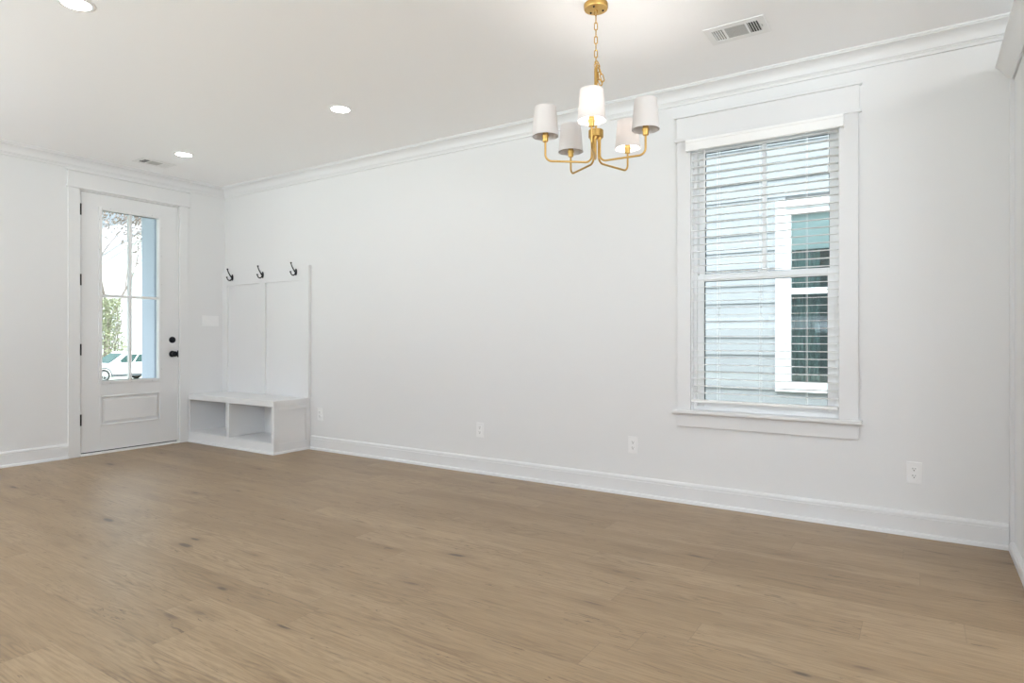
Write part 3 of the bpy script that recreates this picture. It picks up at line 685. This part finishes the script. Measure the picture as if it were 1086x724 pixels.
# ------------------------------------------------------------------ outdoors: car, far house, trees
def car():
    t = thing('parked_suv', (0, 0, 0), 'white sport utility vehicle parked in the street beyond the entry door', 'car')
    Lh = 2.3
    # side profile (x forward, z): lower body
    prof = [(-2.28, .42), (-2.33, .62), (-2.28, .95), (-2.20, 1.03), (.95, 1.03), (1.55, 1.00), (2.05, .90), (2.26, .72), (2.30, .45), (2.22, .30), (-2.2, .32)]
    b = B()
    def ring(y, sx, dz): return [(x*sx, y, z+(dz if z > .9 else 0)) for x, z in prof]
    b.loft([ring(-.90, .965, -.03), ring(-.86, 1, 0), ring(.86, 1, 0), ring(.90, .965, -.03)])
    body = obj('body', b, m_carpaint, t, bevel=.05, seg=3, smooth=40)
    low = [(-2.18, 1.00), (1.02, 1.00)]; 
    g = B(); r0 = [(-2.22, -.84, 1.0), (1.05, -.84, 1.0), (1.05, .84, 1.0), (-2.22, .84, 1.0)]; r1 = [(-1.98, -.66, 1.58), (.10, -.66, 1.62), (.10, .66, 1.62), (-1.98, .66, 1.58)]
    r2 = [(-1.80, -.58, 1.66), (-.10, -.58, 1.68), (-.10, .58, 1.68), (-1.80, .58, 1.66)]
    obj('cabin', g.loft([r0, r1, r2]), m_carpaint, t, bevel=.03, smooth=40)
    def on_side(s, x, f):   # point on sloping cabin side, f 0..1 up
        lo = -2.22+(3.27)*x; hi = -1.98+2.08*x
        return (lo+(hi-lo)*f, s*(.845+(.665-.845)*f), 1.0+(.60)*f)
    for s in (-1, 1):
        for a, c, nm in ((.62, .90, 'side_window'), (.34, .59, 'side_window'), (.08, .31, 'side_window')):
            q = [on_side(s, a, .10), on_side(s, c, .10), on_side(s, c, .86), on_side(s, a, .86)]
            q2 = [(x, y+s*.012, z+.003) for x, y, z in q]
            obj(nm, B().loft([q, q2]), m_carglass, t)
    ws = [(1.02, -.76, 1.06), (1.02, .76, 1.06), (.20, .60, 1.56), (.20, -.60, 1.56)]
    obj('windscreen', B().loft([ws, [(x+.02, y, z+.02) for x, y, z in ws]]), m_screen, t)
    for s in (-1, 1):
        obj('wing_mirror', B().lathe((.62, s*1.0, 1.10), [(.02, -.05), (.09, -.04), (.11, .0), (.09, .05), (.03, .07)], 14, 'x').tube([(.66, s*.84, 1.04), (.64, s*.98, 1.08)], .03, 8), m_carpaint, t, smooth=60)
        obj('sill', B().box(-1.0, 1.0, s*.84, s*.915, .26, .42), m_cplast, t, bevel=.02)
        for x in (1.40, -1.38):
            wl = obj('wheel', B().lathe((x, s*.80, .36), [(.22, -.11), (.34, -.11), (.36, -.08), (.36, .08), (.34, .115), (.24, .115), (.23, .09)], 32, 'y'), m_tyre, t, smooth=40)
            rb_ = B().lathe((x, s*.80, .36), [(.06, s*.09), (.06, s*.118), (.02, s*.12)], 16, 'y')
            rb_.lathe((x, s*.80, .36), [(.24, s*.08), (.24, s*.105), (.20, s*.105), (.20, s*.08)], 28, 'y')
            for k in range(5):
                a = 2*PI*k/5; rb_.tube([(x+.04*math.cos(a), s*.80+s*.105, .36+.04*math.sin(a)), (x+.22*math.cos(a), s*.80+s*.10, .36+.22*math.sin(a))], .028, 6)
            obj('rim', rb_, m_rim, wl, smooth=40)
            obj('wheel_arch', B().tube([(x+.43*math.cos(a), s*.885, .36+.43*math.sin(a)) for a in [PI*k/14 for k in range(15)]], .045, 8), m_cplast, t, smooth=60)
        obj('headlight', B().box(2.02, 2.20, s*.55, s*.80, .72, .84), m_glass, t, bevel=.02)
        obj('tail_light', B().box(-2.31, -2.2, s*.62, s*.84, .78, 1.0), mat('tail_red', (.4, .02, .02), .3, noise=(.1, 5)), t, bevel=.02)
        obj('door_handle', B().box(-.35, -.15, s*.89, s*.925, .86, .90), m_carpaint, t, bevel=.01)
    obj('bumper', B().box(-2.36, -2.2, -.8, .8, .34, .52), m_cplast, t, bevel=.03)
    obj('grille', B().box(2.2, 2.32, -.5, .5, .45, .72), m_cplast, t, bevel=.02)
    return t
c_ = car(); c_.location = (-39.4, 18.45, GZ); c_.rotation_euler = (0, 0, math.radians(-86))

fh = thing('far_house', (-57, 27.5, GZ), 'white gabled house across the street beyond the bare tree', 'house')
fx = -52; ey0, ey1, ez, pz = 19.0, 36.0, 3.9, 10.6; pm = (ey0+ey1)/2
obj('wall', B().prism([(ey0, GZ), (ey1, GZ), (ey1, ez), (pm, pz), (ey0, ez)], 'x', fx-10, fx), m_fwall, fh)
sl_ = (pz-ez)/(pm-ey0)
def rake(b, off0, off1, x0, x1, over=.7):
    for sgn in (-1, 1):
        ye = pm+sgn*(pm-ey0+over)
        zev = ez-over*sl_
        b.prism([(pm, pz+off0), (ye, zev+off0), (ye, zev+off1), (pm, pz+off1)], 'x', x0, x1)
    return b
obj('roof', rake(B(), .22, .42, fx-10.4, fx+.5), m_roof, fh)
obj('rake_board', rake(B(), -.22, .30, fx+.38, fx+.46), m_nwhite, fh)
for y in (25.35, 28.6):
    f = obj('window', bar_frame(B(), y-.30, y+.30, 5.0, 6.3, .07, fx-.02, fx+.05), m_nwhite, fh)
    obj('pane', B().box(fx-.01, fx+.01, y-.24, y+.24, 5.06, 6.24), m_curtain, f)

def tree(name, base, h, seed, depth, spread, lab, leafm, nleaf, lsize, r0, lean=(0, 0), leafz=0):
    rnd = random.Random(seed); t = thing(name, base, lab, 'tree')
    wood = B(); tips = []
    def grow(p, d, L, r, lv):
        pts = [p]; dd = d.copy(); rs = [r]
        for k in range(4):
            dd = (dd+Vector((rnd.uniform(-.16, .16), rnd.uniform(-.16, .16), rnd.uniform(-.02, .10)))).normalized()
            pts.append(pts[-1]+dd*L/4); rs.append(r*(1-.4*(k+1)/4))
        wood.tube(pts, rs, 6 if lv > 1 else 4)
        if lv <= 3: tips.extend(pts[1:])
        if lv == 0: return
        for k in range(3 if lv > 1 else 2):
            i_ = rnd.choice((2, 3, 4)) if k else 4
            a = rnd.uniform(0, 2*PI)
            nd = (dd+Vector((math.cos(a), math.sin(a), rnd.uniform(-.05, .35)))*spread).normalized()
            grow(pts[i_], nd, L*rnd.uniform(.62, .8), rs[i_]*.62, lv-1)
    grow(Vector(base), Vector((lean[0], lean[1], 1)).normalized(), h*.36, r0, depth)
    obj('trunk_and_branches', wood, m_bark, t)
    lb = B(); high = [p for p in tips if p.z > leafz]
    for k in range(nleaf):
        c = rnd.choice(high)+Vector((rnd.gauss(0, .18), rnd.gauss(0, .18), rnd.gauss(0, .16)))
        n_ = Vector((rnd.uniform(-1, 1), rnd.uniform(-1, 1), rnd.uniform(-.4, 1))).normalized(); u = n_.orthogonal().normalized(); v = n_.cross(u); s_ = lsize*rnd.uniform(.6, 1.3)
        lb.quad(c-u*s_, c+v*s_*.5, c+u*s_, c-v*s_*.5)
    f = obj('foliage', lb, leafm, t)
    return t
tree('bare_tree', (-45.6, 20.35, GZ), 13.5, 21, 6, .60, 'bare winter tree with brown leaves in front of the white gabled house', m_leaf, 4200, .11, .24, (0, .12), 5.9)
rnd = random.Random(5)
shb = thing('olive_shrub', (-43.5, 19.75, GZ), 'olive leafed shrubby tree standing behind the parked white vehicle', 'tree')
st = B(); lf_ = B()
for k in range(9):
    a = rnd.uniform(0, 2*PI); q = Vector((-43.5+.25*math.cos(a), 19.75+.25*math.sin(a), GZ)); pts = [q]
    for j in range(5): pts.append(pts[-1]+Vector((math.cos(a)*.14+rnd.uniform(-.15, .15), math.sin(a)*.14+rnd.uniform(-.15, .15), .88)))
    st.tube(pts, [.04, .035, .03, .022, .015, .008], 5)
for k in range(3300):
    zz = rnd.random(); rr = 1.15*math.sqrt(rnd.random())*(1-.55*max(0, zz-.45)/.55)*(.9+.25*math.sin(7*zz+rnd.random())); a = rnd.uniform(0, 2*PI)
    c = Vector((-43.5+rr*math.cos(a), 19.75+rr*math.sin(a), GZ+.5+4.5*zz))
    n_ = Vector((rnd.uniform(-1, 1), rnd.uniform(-1, 1), rnd.uniform(-.4, 1))).normalized(); u = n_.orthogonal().normalized(); v = n_.cross(u); s_ = rnd.uniform(.05, .10)
    lf_.quad(c-u*s_, c+v*s_*.5, c+u*s_, c-v*s_*.5)
obj('stem', st, m_bark, shb); obj('foliage', lf_, m_leafg, shb)
